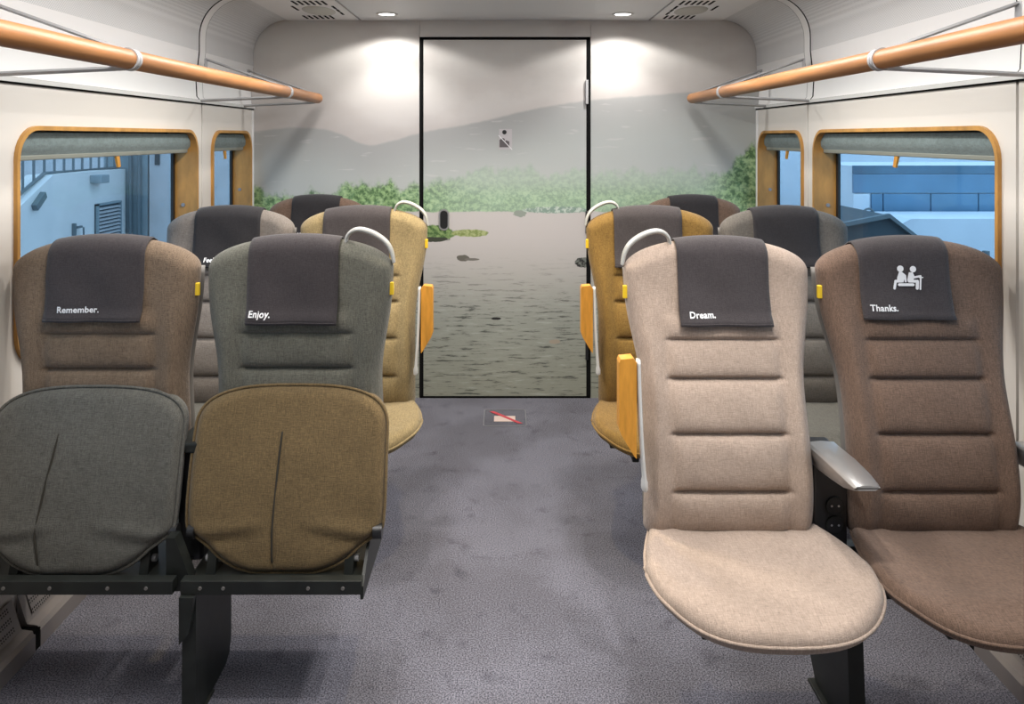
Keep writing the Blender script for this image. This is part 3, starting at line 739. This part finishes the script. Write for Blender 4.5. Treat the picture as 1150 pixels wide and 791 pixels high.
def make_seat(name, X, Y, kind, label, group, fab_b, fab_c=None, sz=1.0):
    t = thing(name, (X, Y, 0), label, 'seat', group); t.scale = (1.02 if kind == 'L' else 1, 1, sz)
    aisle = -1 if X > 0 else 1
    bm_, sh = (bR, shR) if kind == 'R' else (bL, shL)
    b_ = bpy.data.objects.new('backrest', bm_); C.objects.link(b_); b_.parent = t
    s_ = bpy.data.objects.new('back_shell', sh); C.objects.link(s_); s_.parent = t
    for o, m_ in ((b_, FAB[fab_b]), (s_, M['shell'])):
        if not o.data.materials: o.data.materials.append(m_)
        o.material_slots[0].link = 'OBJECT'; o.material_slots[0].material = m_
    return t, aisle
def add_cushion(t, fab):
    c = bpy.data.objects.new('seat_cushion', cush_me); C.objects.link(c); c.parent = t
    if not cush_me.materials: cush_me.materials.append(FAB[fab])
    c.material_slots[0].link = 'OBJECT'; c.material_slots[0].material = FAB[fab]
    p = bpy.data.objects.new('piping', PIPE); C.objects.link(p); p.parent = c
    if not PIPE.materials: PIPE.materials.append(FAB[fab])
    p.material_slots[0].link = 'OBJECT'; p.material_slots[0].material = FAB[fab]
    return c
bm = piping_cushion(); PIPE = bpy.data.meshes.new('piping'); bmesh.ops.recalc_face_normals(bm, faces=bm.faces); bm.to_mesh(PIPE); bm.free()
for p in PIPE.polygons: p.use_smooth = True

# ---- right front pair
def covered(t): return [c for c in t.children if c.name.startswith('headrest_cover')][0]
t, a = make_seat('train_seat', .605, 2.165, 'R', 'train seat with strong lamp light put into its pale cream colour, and dark headrest cloth reading Dream, nearest the aisle', 'front row seats', 'cream')
add_cushion(t, 'cream').location.x = .016; add_seat_details(t, a, yR, True, True, -.118, .138, .995)
lettering(covered(t), yR, 'Dream.', -.093, 1.018, .0235)
t, a = make_seat('train_seat', 1.160, 2.165, 'R', 'dark brown train seat by the window, headrest cloth with two seated figures, reading Thanks', 'front row seats', 'brown')
add_cushion(t, 'brown').location.x = .010; add_seat_details(t, a, yR, False, False, -.162, .092, 1.012)
cv = covered(t); lettering(cv, yR, 'Thanks.', -.142, 1.036, .0235)
# pictogram
def pict(cv, yf, xc, zc):
    bm = bmesh.new(); k = 1/11.3/391
    def put(poly, lift=0):
        P = [(xc+(u-365)*k, zc-(v-295)*k) for u, v in poly]
        V = [bm.verts.new((x, cover_y(yf, x, z)-.0066-lift, z)) for x, z in P]
        try: bm.faces.new(V)
        except ValueError: pass
    def disc(u, v, r): put([(u+r*math.cos(a*PI/10), v+r*math.sin(a*PI/10)) for a in range(20)], .0003)
    def cap(u0, v0, u1, v1, w_):
        a0 = math.atan2(v1-v0, u1-u0); P = []
        for i in range(9): a = a0+PI/2+PI*i/8; P.append((u0+w_/2*math.cos(a), v0+w_/2*math.sin(a)))
        for i in range(9): a = a0-PI/2+PI*i/8; P.append((u1+w_/2*math.cos(a), v1+w_/2*math.sin(a)))
        put(P, .0002)
    disc(278, 183, 40); disc(432, 187, 39)
    put([(262, 222), (298, 222), (345, 262), (312, 350), (232, 350), (236, 290)]); cap(335, 270, 340, 338, 24)
    cap(192, 420, 214, 335, 32); cap(214, 335, 290, 335, 34); cap(258, 378, 428, 378, 34)
    put([(380, 226), (428, 226), (448, 275), (432, 330), (478, 350), (370, 350), (360, 320)]); cap(430, 290, 520, 272, 26)
    cap(385, 335, 480, 335, 34); cap(480, 335, 474, 420, 36); cap(522, 290, 510, 430, 20); cap(505, 288, 548, 288, 12)
    return obj('pictogram', bm, M['letter'], cv)
pict(cv, yR, -.028, 1.124)
# ---- right second row
t, a = make_seat('train_seat', .603, 3.15, 'R', 'aisle seat with warm lamp light put into its golden-brown colour, directly behind the pale cream seat', 'second row seats', 'gold_lit')
add_cushion(t, 'gold_lit'); add_seat_details(t, a, yR, True, True, -.155, .125, .990); 
t, a = make_seat('train_seat', 1.160, 3.15, 'R', 'grey window seat with black headrest cloth behind the dark brown seat', 'second row seats', 'dim')
add_cushion(t, 'slate'); add_seat_details(t, a, yR, False, False, -.14, .13, .990, 'cloth_black')
# ---- right third row, single
t, a = make_seat('train_seat', 1.03, 4.17, 'R', 'single brown seat against the mural, right of the door', 'third row seats', 'brown', sz=.975)
add_cushion(t, 'brown'); add_seat_details(t, a, yR, False, False, -.13, .13, .990, 'cloth_black')
# ---- left second and third row
t, a = make_seat('train_seat', -.587, 3.15, 'R', 'aisle seat with warm lamp light put into its sand colour, directly behind the seat reading Enjoy', 'second row seats', 'sand')
add_cushion(t, 'sand'); add_seat_details(t, a, yR, True, True, -.16, .115, .990)
t, a = make_seat('train_seat', -1.140, 3.15, 'R', 'grey window seat with black headrest cloth reading Feel', 'second row seats', 'grey')
add_cushion(t, 'slate'); add_seat_details(t, a, yR, False, False, -.135, .135, .990, 'cloth_black')
lettering(covered(t), yR, 'Feel.', -.082, 1.013, .0235)
t, a = make_seat('train_seat', -1.03, 4.17, 'R', 'single brown seat against the mural, left of the door', 'third row seats', 'brown', sz=.975)
add_cushion(t, 'brown'); add_seat_details(t, a, yR, False, False, -.13, .13, .990, 'cloth_black')
lettering(covered(t), yR, 'Ahh.', -.105, 1.013, .0235)

# ---- left front pair with folded-up cushions
def folded(t, fab, yoff, seam_x, seam_tab):
    rows = []
    tab = ([.345, .355, .37, .39, .41, .43, .448, .465, .52, .60, .70], [.075, .115, .150, .178, .198, .226, .252, .262, .265, .265, .264])
    for z in [.345, .35, .356, .364, .374, .386]+list(np.arange(.40, .69, .0125)): rows.append((float(z), float(np.interp(z, *tab))))
    rows += [(z, w_) for w_, z in supers(.695, .812, .264, 2.9, 18)]
    yf = lambda x, z: yoff+.13*(z-.345)/.477-.02*math.sin((z-.345)/.477*PI)-.05*max(0, (z-.70)/.12)**3*0
    def rl(X, Z):
        cx = np.interp(Z, [.35, .45, .55, .72], seam_tab)
        o = -.006*np.exp(-((X-cx)/.005)**2)*(1-sstep(Z, .69, .70))
        o += .007*np.exp(-((Z-.468-.01*np.cos(X*14))/.013)**2)*sstep(np.abs(X), .0, .16)-.008*np.exp(-((Z-.440-.012*np.cos(X*12))/.012)**2)*sstep(np.abs(X), .0, .2)+.003*np.sin(Z*330+X*18)*np.exp(-((Z-.43)/.04)**2)*sstep(np.abs(X), .08, .2)
        o += .0015*np.sin(X*26+Z*30)*np.sin(Z*22)
        return o
    me, ol = slab(rows, yf, .036, .028, rl, ncol=60)
    c = link('seat_cushion', me, FAB[fab], t); c['label'] = 'cushion folded upright, its underside showing'
    obj('piping', outline_tube(ol, lambda x, z: (x*1.0, yf(x, z)+.018, z), .0045), FAB[fab], c, True)
    zs = np.linspace(.352, .70, 24); pts = []
    for z in zs:
        x = float(np.interp(z, [.35, .45, .55, .72], seam_tab)); pts.append((x, yf(x, z)+.0035-(0 if z > .37 else -.012), z))
    obj('zip_seam', sweep(pts, .0028, seg=6), pbr('seam_dark', (.03, .026, .018), .9), c, True)
    return c
t, a = make_seat('train_seat', -.598, 2.205, 'L', 'aisle seat reading Enjoy, shade put into its grey-green and warm light into the folded khaki cushion', 'front row seats', 'olive_shaded')
folded(t, 'khaki', -.160, -.03, (-.025, -.030, -.027, -.020)); add_seat_details(t, a, yL, True, False, -.138, .117, .985)
lettering(covered(t), yL, 'Enjoy.', -.129, 1.008, .0245)
t, a = make_seat('train_seat', -1.160, 2.195, 'L', 'tan window seat reading Remember, with grey-green cushion folded up', 'front row seats', 'tan')
folded(t, 'slate', -.165, -.06, (-.075, -.098, -.088, -.068)); add_seat_details(t, a, yL, False, False, -.147, .125, .995)
lettering(covered(t), yL, 'Remember.', -.108, 1.022, .0235)

# ------------------------------------------------------------------ seat supports
def fin(x, y0, s=1):
    """curved pedestal fin: plan in (y,z)"""
    P = [(y0, .34), (y0+.03, .33), (y0+.34, .33), (y0+.36, .24), (y0+.34, .13), (y0+.28, .05), (y0+.22, .0), (y0+.02, .0), (y0+.0, .10)]
    return P
def support_left():
    t = thing('seat_support', (-.86, 2.05, 0), 'black steel beam and pedestal under the two folded-up seats on the left', 'seat frame')
    ox, oy = -.86, 2.05
    def B(x0, x1, y0, y1, z0, z1, bev=.002): return bx(x0-ox, x1-ox, y0-oy, y1-oy, z0, z1, bev=bev)
    obj('beam', B(-1.455, -.862, 1.985, 2.015, .332, .368), M['black'], t)
    obj('beam', B(-.842, -.372, 1.985, 2.015, .332, .368), M['black'], t)
    tr = bmesh.new(); box(tr, -.842-ox, -.372-ox, 2.016-oy, 2.38-oy, .338, .346); obj('tray', tr, M['black'], t)
    tr = bmesh.new(); box(tr, -1.45-ox, -.872-ox, 2.016-oy, 2.38-oy, .338, .346); obj('tray', tr, M['black'], t)
    # end bracket and hinge parts
    obj('end_bracket', prism([(1.99-oy, .318), (2.30-oy, .318), (2.30-oy, .40), (2.16-oy, .44), (2.11-oy, .43), (1.99-oy, .352)], 'x', -.376-ox, -.368-ox), M['black'], t)
    for x in (-1.395, -1.30, -1.18, -1.03, -.93, -.79, -.73, -.51, -.42):
        obj('bolt', cy((x-ox, 1.9855-oy, .350), (x-ox, 1.982-oy, .350), .0045, seg=10), M['shell'], t)
    for x in (-.345, -.868, -.862-.06+.03, -1.40):
        sgn = 1 if x > -.4 else -1
    for x0, x1 in ((-.356, -.332), (-.856, -.838), (-.905, -.885)):
        k = obj('pivot_knob', cy((x0-ox, 2.075-oy, .452), (x1-ox, 2.075-oy, .452), .020, seg=20), M['blackpl'], t); auto_smooth(k, 40)
    # hinge links glimpsed below the cushions
    for x in (-.42, -.79, -.97, -1.32):
        obj('hinge_link', prism([(2.05-oy, .335), (2.12-oy, .335), (2.115-oy, .40), (2.09-oy, .42), (2.07-oy, .40)], 'x', x-.012-ox, x+.012-ox), M['black'], t)
        obj('hinge_pin', cy((x-.022-ox, 2.085-oy, .375), (x+.022-ox, 2.085-oy, .375), .010, seg=14), M['grey'], t)
    obj('spine_cover', bx(-.915-ox, -.845-ox, 2.14-oy, 2.27-oy, .335, .640, bev=.008), M['blackpl'], t)
    obj('spine_cap', bx(-.915-ox, -.845-ox, 2.12-oy, 2.27-oy, .642, .672, bev=.006), M['black'], t)
    obj('spine_cap', prism([(-.872-ox, .32), (-.838-ox, .32), (-.832-ox, .352), (-.872-ox, .46), (-.895-ox, .46), (-.895-ox, .352)], 'y', 2.022-oy, 2.06-oy), M['black'], t)
    P = [(y-oy, z) for y, z in [(1.99, .345), (2.23, .335), (2.245, .26), (2.245, .06), (2.23, .02), (2.20, .004), (1.99, .004), (1.985, .02)]]
    obj('pedestal', prism(P, 'x', -.838-ox, -.802-ox), M['black'], t)
    obj('pedestal_nose', prism([(-.840-ox, .332), (-.802-ox, .332), (-.815-ox, .24), (-.840-ox, .21)], 'y', 1.972-oy, 1.992-oy), M['black'], t)
    obj('pedestal_foot', bx(-.845-ox, -.795-ox, 2.0-oy, 2.10-oy, 0, .008, bev=.003), M['black'], t)
    return t
support_left()
def support(side, Y, label, single=False, arms=False):
    X = side*(.88 if not single else 1.03)
    t = thing('seat_support', (X, Y-.2, 0), label, 'seat frame')
    w0, w1 = (.40, 1.44) if not single else (.80, 1.26)
    l, r_ = sorted((side*w0-X, side*w1-X))
    obj('beam', bx(l, r_, -.04, .0, .335, .375, bev=.003), M['black'], t)
    obj('beam', bx(l, r_, .14, .18, .335, .375, bev=.003), M['black'], t)
    for x in ((side*.46-X, side*.74-X, side*1.02-X, side*1.30-X) if not single else (-.17, .17)):
        obj('cross_bar', bx(x-.012, x+.012, -.26, .22, .376, .394, bev=.003), M['black'], t)
    P = [(-.07, .336), (.21, .336), (.22, .24), (.20, .13), (.15, .05), (.12, .012), (-.08, .012), (-.09, .08)]
    obj('pedestal', prism(P, 'x', -.02, .02), M['black'], t)
    obj('pedestal_foot', bx(-.035, .035, -.10, .14, 0, .010, bev=.003), M['black'], t)
    if arms:
        pn = obj('socket_panel', bx(side*.838-X, side*.928-X, .075, .10, .376, .640, bev=.004), M['blackpl'], t)
        for z in (.522, .470):
            sk = obj('socket', cy((side*.893-X, .0745, z), (side*.893-X, .070, z), .022, seg=24), M['blackpl'], pn)
            # ring
        for z in (.522, .470):
            me = filled([[(.024*math.cos(k*PI/12), .024*math.sin(k*PI/12)) for k in range(24)], [(.0205*math.cos(k*PI/12), .0205*math.sin(k*PI/12)) for k in range(24)]], .002)
            me.transform(Matrix.Translation((side*.893-X, .071, z)) @ Matrix.Rotation(PI/2, 4, 'X')); link('socket_ring', me, M['black'], pn)
            for dx in (-.0095, .0095): obj('socket_pin', cy((side*.893-X+dx, .0698, z), (side*.893-X+dx, .0690, z), .003, seg=10), M['alu'], pn)
        # aluminium middle armrest
        for xa, xb, tipy in ((.826, .908, -.17), (1.388, 1.455, -.02)):
            ta = bmesh.new(); secs = [(.10, .684, .056, 0), (.05, .686, .056, 0), (-.03, .690, .050, 0), (-.10, .690, .040, .002), (-.15, .687, .022, .006), (-.17, .684, .010, .010)]
            if tipy > -.1: secs = secs[:3]
            rings = []
            for y, zt, th, ins in secs:
                a0, a1 = sorted((side*(xa+ins)-X, side*(xb-ins)-X)); c = (a0+a1)/2
                rings.append([ta.verts.new(p) for p in ((a0+.012, y, zt-th), (a1-.012, y, zt-th), (a1, y, zt-th*.35), (a1, y, zt-.006), (a1-.006, y, zt), (c, y, zt+.003), (a0+.006, y, zt), (a0, y, zt-.006), (a0, y, zt-th*.35))])
            for A, B_ in zip(rings, rings[1:]):
                for k in range(9): ta.faces.new((A[k], A[(k+1) % 9], B_[(k+1) % 9], B_[k]))
            ta.faces.new(rings[0]); ta.faces.new(rings[-1][::-1])
            o = obj('armrest', ta, M['alu'], t); auto_smooth(o, 40); o['label'] = 'brushed aluminium armrest'
        obj('spine_cover', bx(side*.845-X, side*.922-X, .101, .20, .376, .66, bev=.006), M['blackpl'], t)
    return t
support(1, 2.20, 'black seat frame with sockets and aluminium armrests between the cream and brown seats', arms=True)
support(1, 3.15, 'black seat frame under the golden-brown aisle seat and its grey neighbour')
support(-1, 3.15, 'black seat frame under the sand-coloured aisle seat and its grey neighbour')
support(1, 4.17, 'black seat frame under the single seat right of the door', single=True)
support(-1, 4.17, 'black seat frame under the single seat left of the door', single=True)

# ------------------------------------------------------------------ outside, left: station building
OM = dict(pale=pbr('render_pale', (.86, .82, .78), .8, var=.06, vscale=2), mid=pbr('cladding_grey', (.30, .36, .38), .7, var=.15, vscale=3), lite=pbr('cladding_light', (.62, .60, .60), .7, var=.1, vscale=3),
          steel=pbr('rail_steel', (.16, .19, .20), .6), dark=pbr('outdoor_dark', (.06, .08, .09), .7), bluef=pbr('blue_panel', (.15, .29, .42), .6, var=.12, vscale=2), blued=pbr('blue_dark_panel', (.10, .20, .28), .7, var=.15, vscale=4),
          snow=pbr('pale_roof', (.82, .86, .90), .8, var=.06, vscale=2), ground=pbr('gravel', (.30, .30, .30), .9, var=.2, vscale=6))
tag(obj('ground', bx(-14, 14, -8, 24, -1.1, -1.0), OM['ground']), kind='structure')
b = thing('station_building', (-5.3, 7, -1), 'pale rendered building with louvre vent outside the left window', 'building')
def LB(x0, x1, y0, y1, z0, z1, bev=0): return bx(x0+5.3, x1+5.3, y0-7, y1-7, z0+1, z1+1, bev=bev)
P = [(3-7, 0), (10.1-7, 0), (10.1-7, 2.1), (8.48-7, 2.1), (7.4-7, 1.55), (3-7, 1.5)]
obj('wall', prism(P, 'x', .0, .3), OM['pale'], b)
obj('tower', LB(-5.3, -4.72, 10.12, 10.5, -1, 3.5), OM['mid'], b)
obj('tower', LB(-4.70, -3.2, 10.12, 10.5, -1, 3.5), OM['lite'], b)
for x in (-4.93, -4.82): obj('downpipe', cy((x+5.3, 10.08-7, 0), (x+5.3, 10.08-7, 4.5), .025, seg=8), OM['steel'], b)
obj('window_strip', LB(-4.62, -4.56, 10.10, 10.12, 1.15, 1.6), OM['dark'], b)
vt = obj('louvre_vent', LB(-5.0, -4.985, 9.33, 9.90, .24, .70), OM['dark'], b)
for z in (.24, .68): obj('vent_frame', LB(-4.99, -4.95, 9.33, 9.90, z, z+.02), OM['mid'], vt)
for y in (9.33, 9.88): obj('vent_frame', LB(-4.99, -4.95, y, y+.02, .24, .70), OM['mid'], vt)
for k in range(9):
    z = .285+k*.045
    obj('slat', prism([(.31, z+1), (.345, z-.02+1), (.345, z-.012+1), (.31, z+.008+1)], 'y', 9.35-7, 9.88-7), OM['lite'], vt)
tp = obj('water_tap', LB(-5.0, -4.96, 8.84, 8.87, .38, .52), OM['steel'], b); tp['label'] = 'wall tap'
obj('tap_spout', LB(-4.97, -4.94, 8.87, 8.96, .46, .485), OM['steel'], tp)
obj('tap_pipe', cy((.34, 1.84, 1.36), (.34, 1.84, .3), .012, seg=6), OM['steel'], tp)
obj('tap_pipe', cy((.36, 1.98, 1.46), (.34, 2.06, .6), .010, seg=6), OM['steel'], tp)
for y, z in ((9.22, .98), ): obj('floodlight', LB(-5.0, -4.86, y, y+.20, z-.02, z+.08, bev=.01), OM['mid'], b)
obj('floodlight', prism([(8.08-7, 1.80), (8.24-7, 1.93), (8.27-7, 1.87), (8.11-7, 1.74)], 'x', .3, .36), OM['steel'], b)
obj('far_facade', LB(-9.2, -9.0, 6, 20, -1, 5), OM['lite'], b)
r = thing('platform_railing', (-5.1, 8.4, .7), 'grey steel stair railing with upright bars above the pale building', 'railing')
def topz(y): return 1.10 if y > 8.48 else 1.10-.32*(8.48-y)/.62*.9
for k in range(13):
    y = 10.0-k*.19
    if y < 7.3: break
    obj('baluster', cy((0, y-8.4, topz(y)-.7+.02), (0, y-8.4, topz(y)-.7+.95), .014, seg=6), OM['steel'], r)
obj('bottom_rail', sweep([(0, 1.7, .42), (0, .08, .42), (0, -1.2, .42-.66*.9)], .02, seg=6), OM['steel'], r)
obj('top_rail', sweep([(0, 1.7, 1.36), (0, .08, 1.36), (0, -1.2, 1.36-.66*.9)], .025, seg=6), OM['steel'], r)
# ------------------------------------------------------------------ outside, right: blue wagons and sheds
b = thing('blue_wagon', (5.5, 9, -1), 'long blue panelled wagon wall outside the right window', 'wagon')
def RB_(x0, x1, y0, y1, z0, z1, bev=0): return bx(x0-5.5, x1-5.5, y0-9, y1-9, z0+1, z1+1, bev=bev)
obj('body', RB_(4.09, 8.5, 9.02, 10.5, -1, 1.18), OM['snow'], b)
obj('top_band', RB_(4.09, 8.5, 8.99, 9.02, 1.09, 1.185), OM['blued'], b)
obj('blue_board', RB_(4.09, 8.5, 8.985, 9.02, .865, 1.085), OM['bluef'], b)
xs = [4.30, 4.44, 5.0, 5.56, 6.12, 6.7, 7.3, 8.5]
for x0, x1 in zip(xs, xs[1:]): obj('blue_panel', RB_(x0+.008, x1-.008, 8.99, 9.02, .2, .855), OM['bluef'], b)
obj('pale_panel', RB_(4.09, 4.28, 8.99, 9.02, .2, .855), OM['snow'], b)
obj('pale_roof', RB_(3.2, 12, 12, 14, 0, 2.2), OM['snow'], b)
b = thing('shed', (3.5, 7.2, -1), 'dark gabled shed roof outside the right window', 'shed')
obj('gable', prism([(-.5, 0), (-.48, 1.70), (.04, 1.80), (.36, 1.55), (.36, 0)], 'y', -.1, .9), OM['dark'], b)
obj('bargeboard', prism([(-.52, 1.705), (.04, 1.815), (.40, 1.535), (.40, 1.50), (.04, 1.775), (-.52, 1.665)], 'y', -.16, -.11), OM['steel'], b)
b = obj('pale_shed', prism([(4.0, -1), (4.0, .50), (4.3, .655), (8, .655), (8, -1)], 'y', 8.1, 8.9), OM['snow']); tag(b, 'pale flat shed in front of the blue wagon', 'shed')
b = obj('lifting_ring', sweep([(4.06+.06*math.cos(a), 8.55, .66+.06*math.sin(a)) for a in [k*PI/8 for k in range(16)]], .012, seg=6, closed=True), OM['steel']); tag(b, 'small steel lifting ring before the blue wagon', 'ring')
tag(obj('short_post', cy((4.9, 7.8, -1), (4.9, 7.8, .36), .035, seg=10), OM['steel']), 'short dark post in front of the pale shed', 'post')
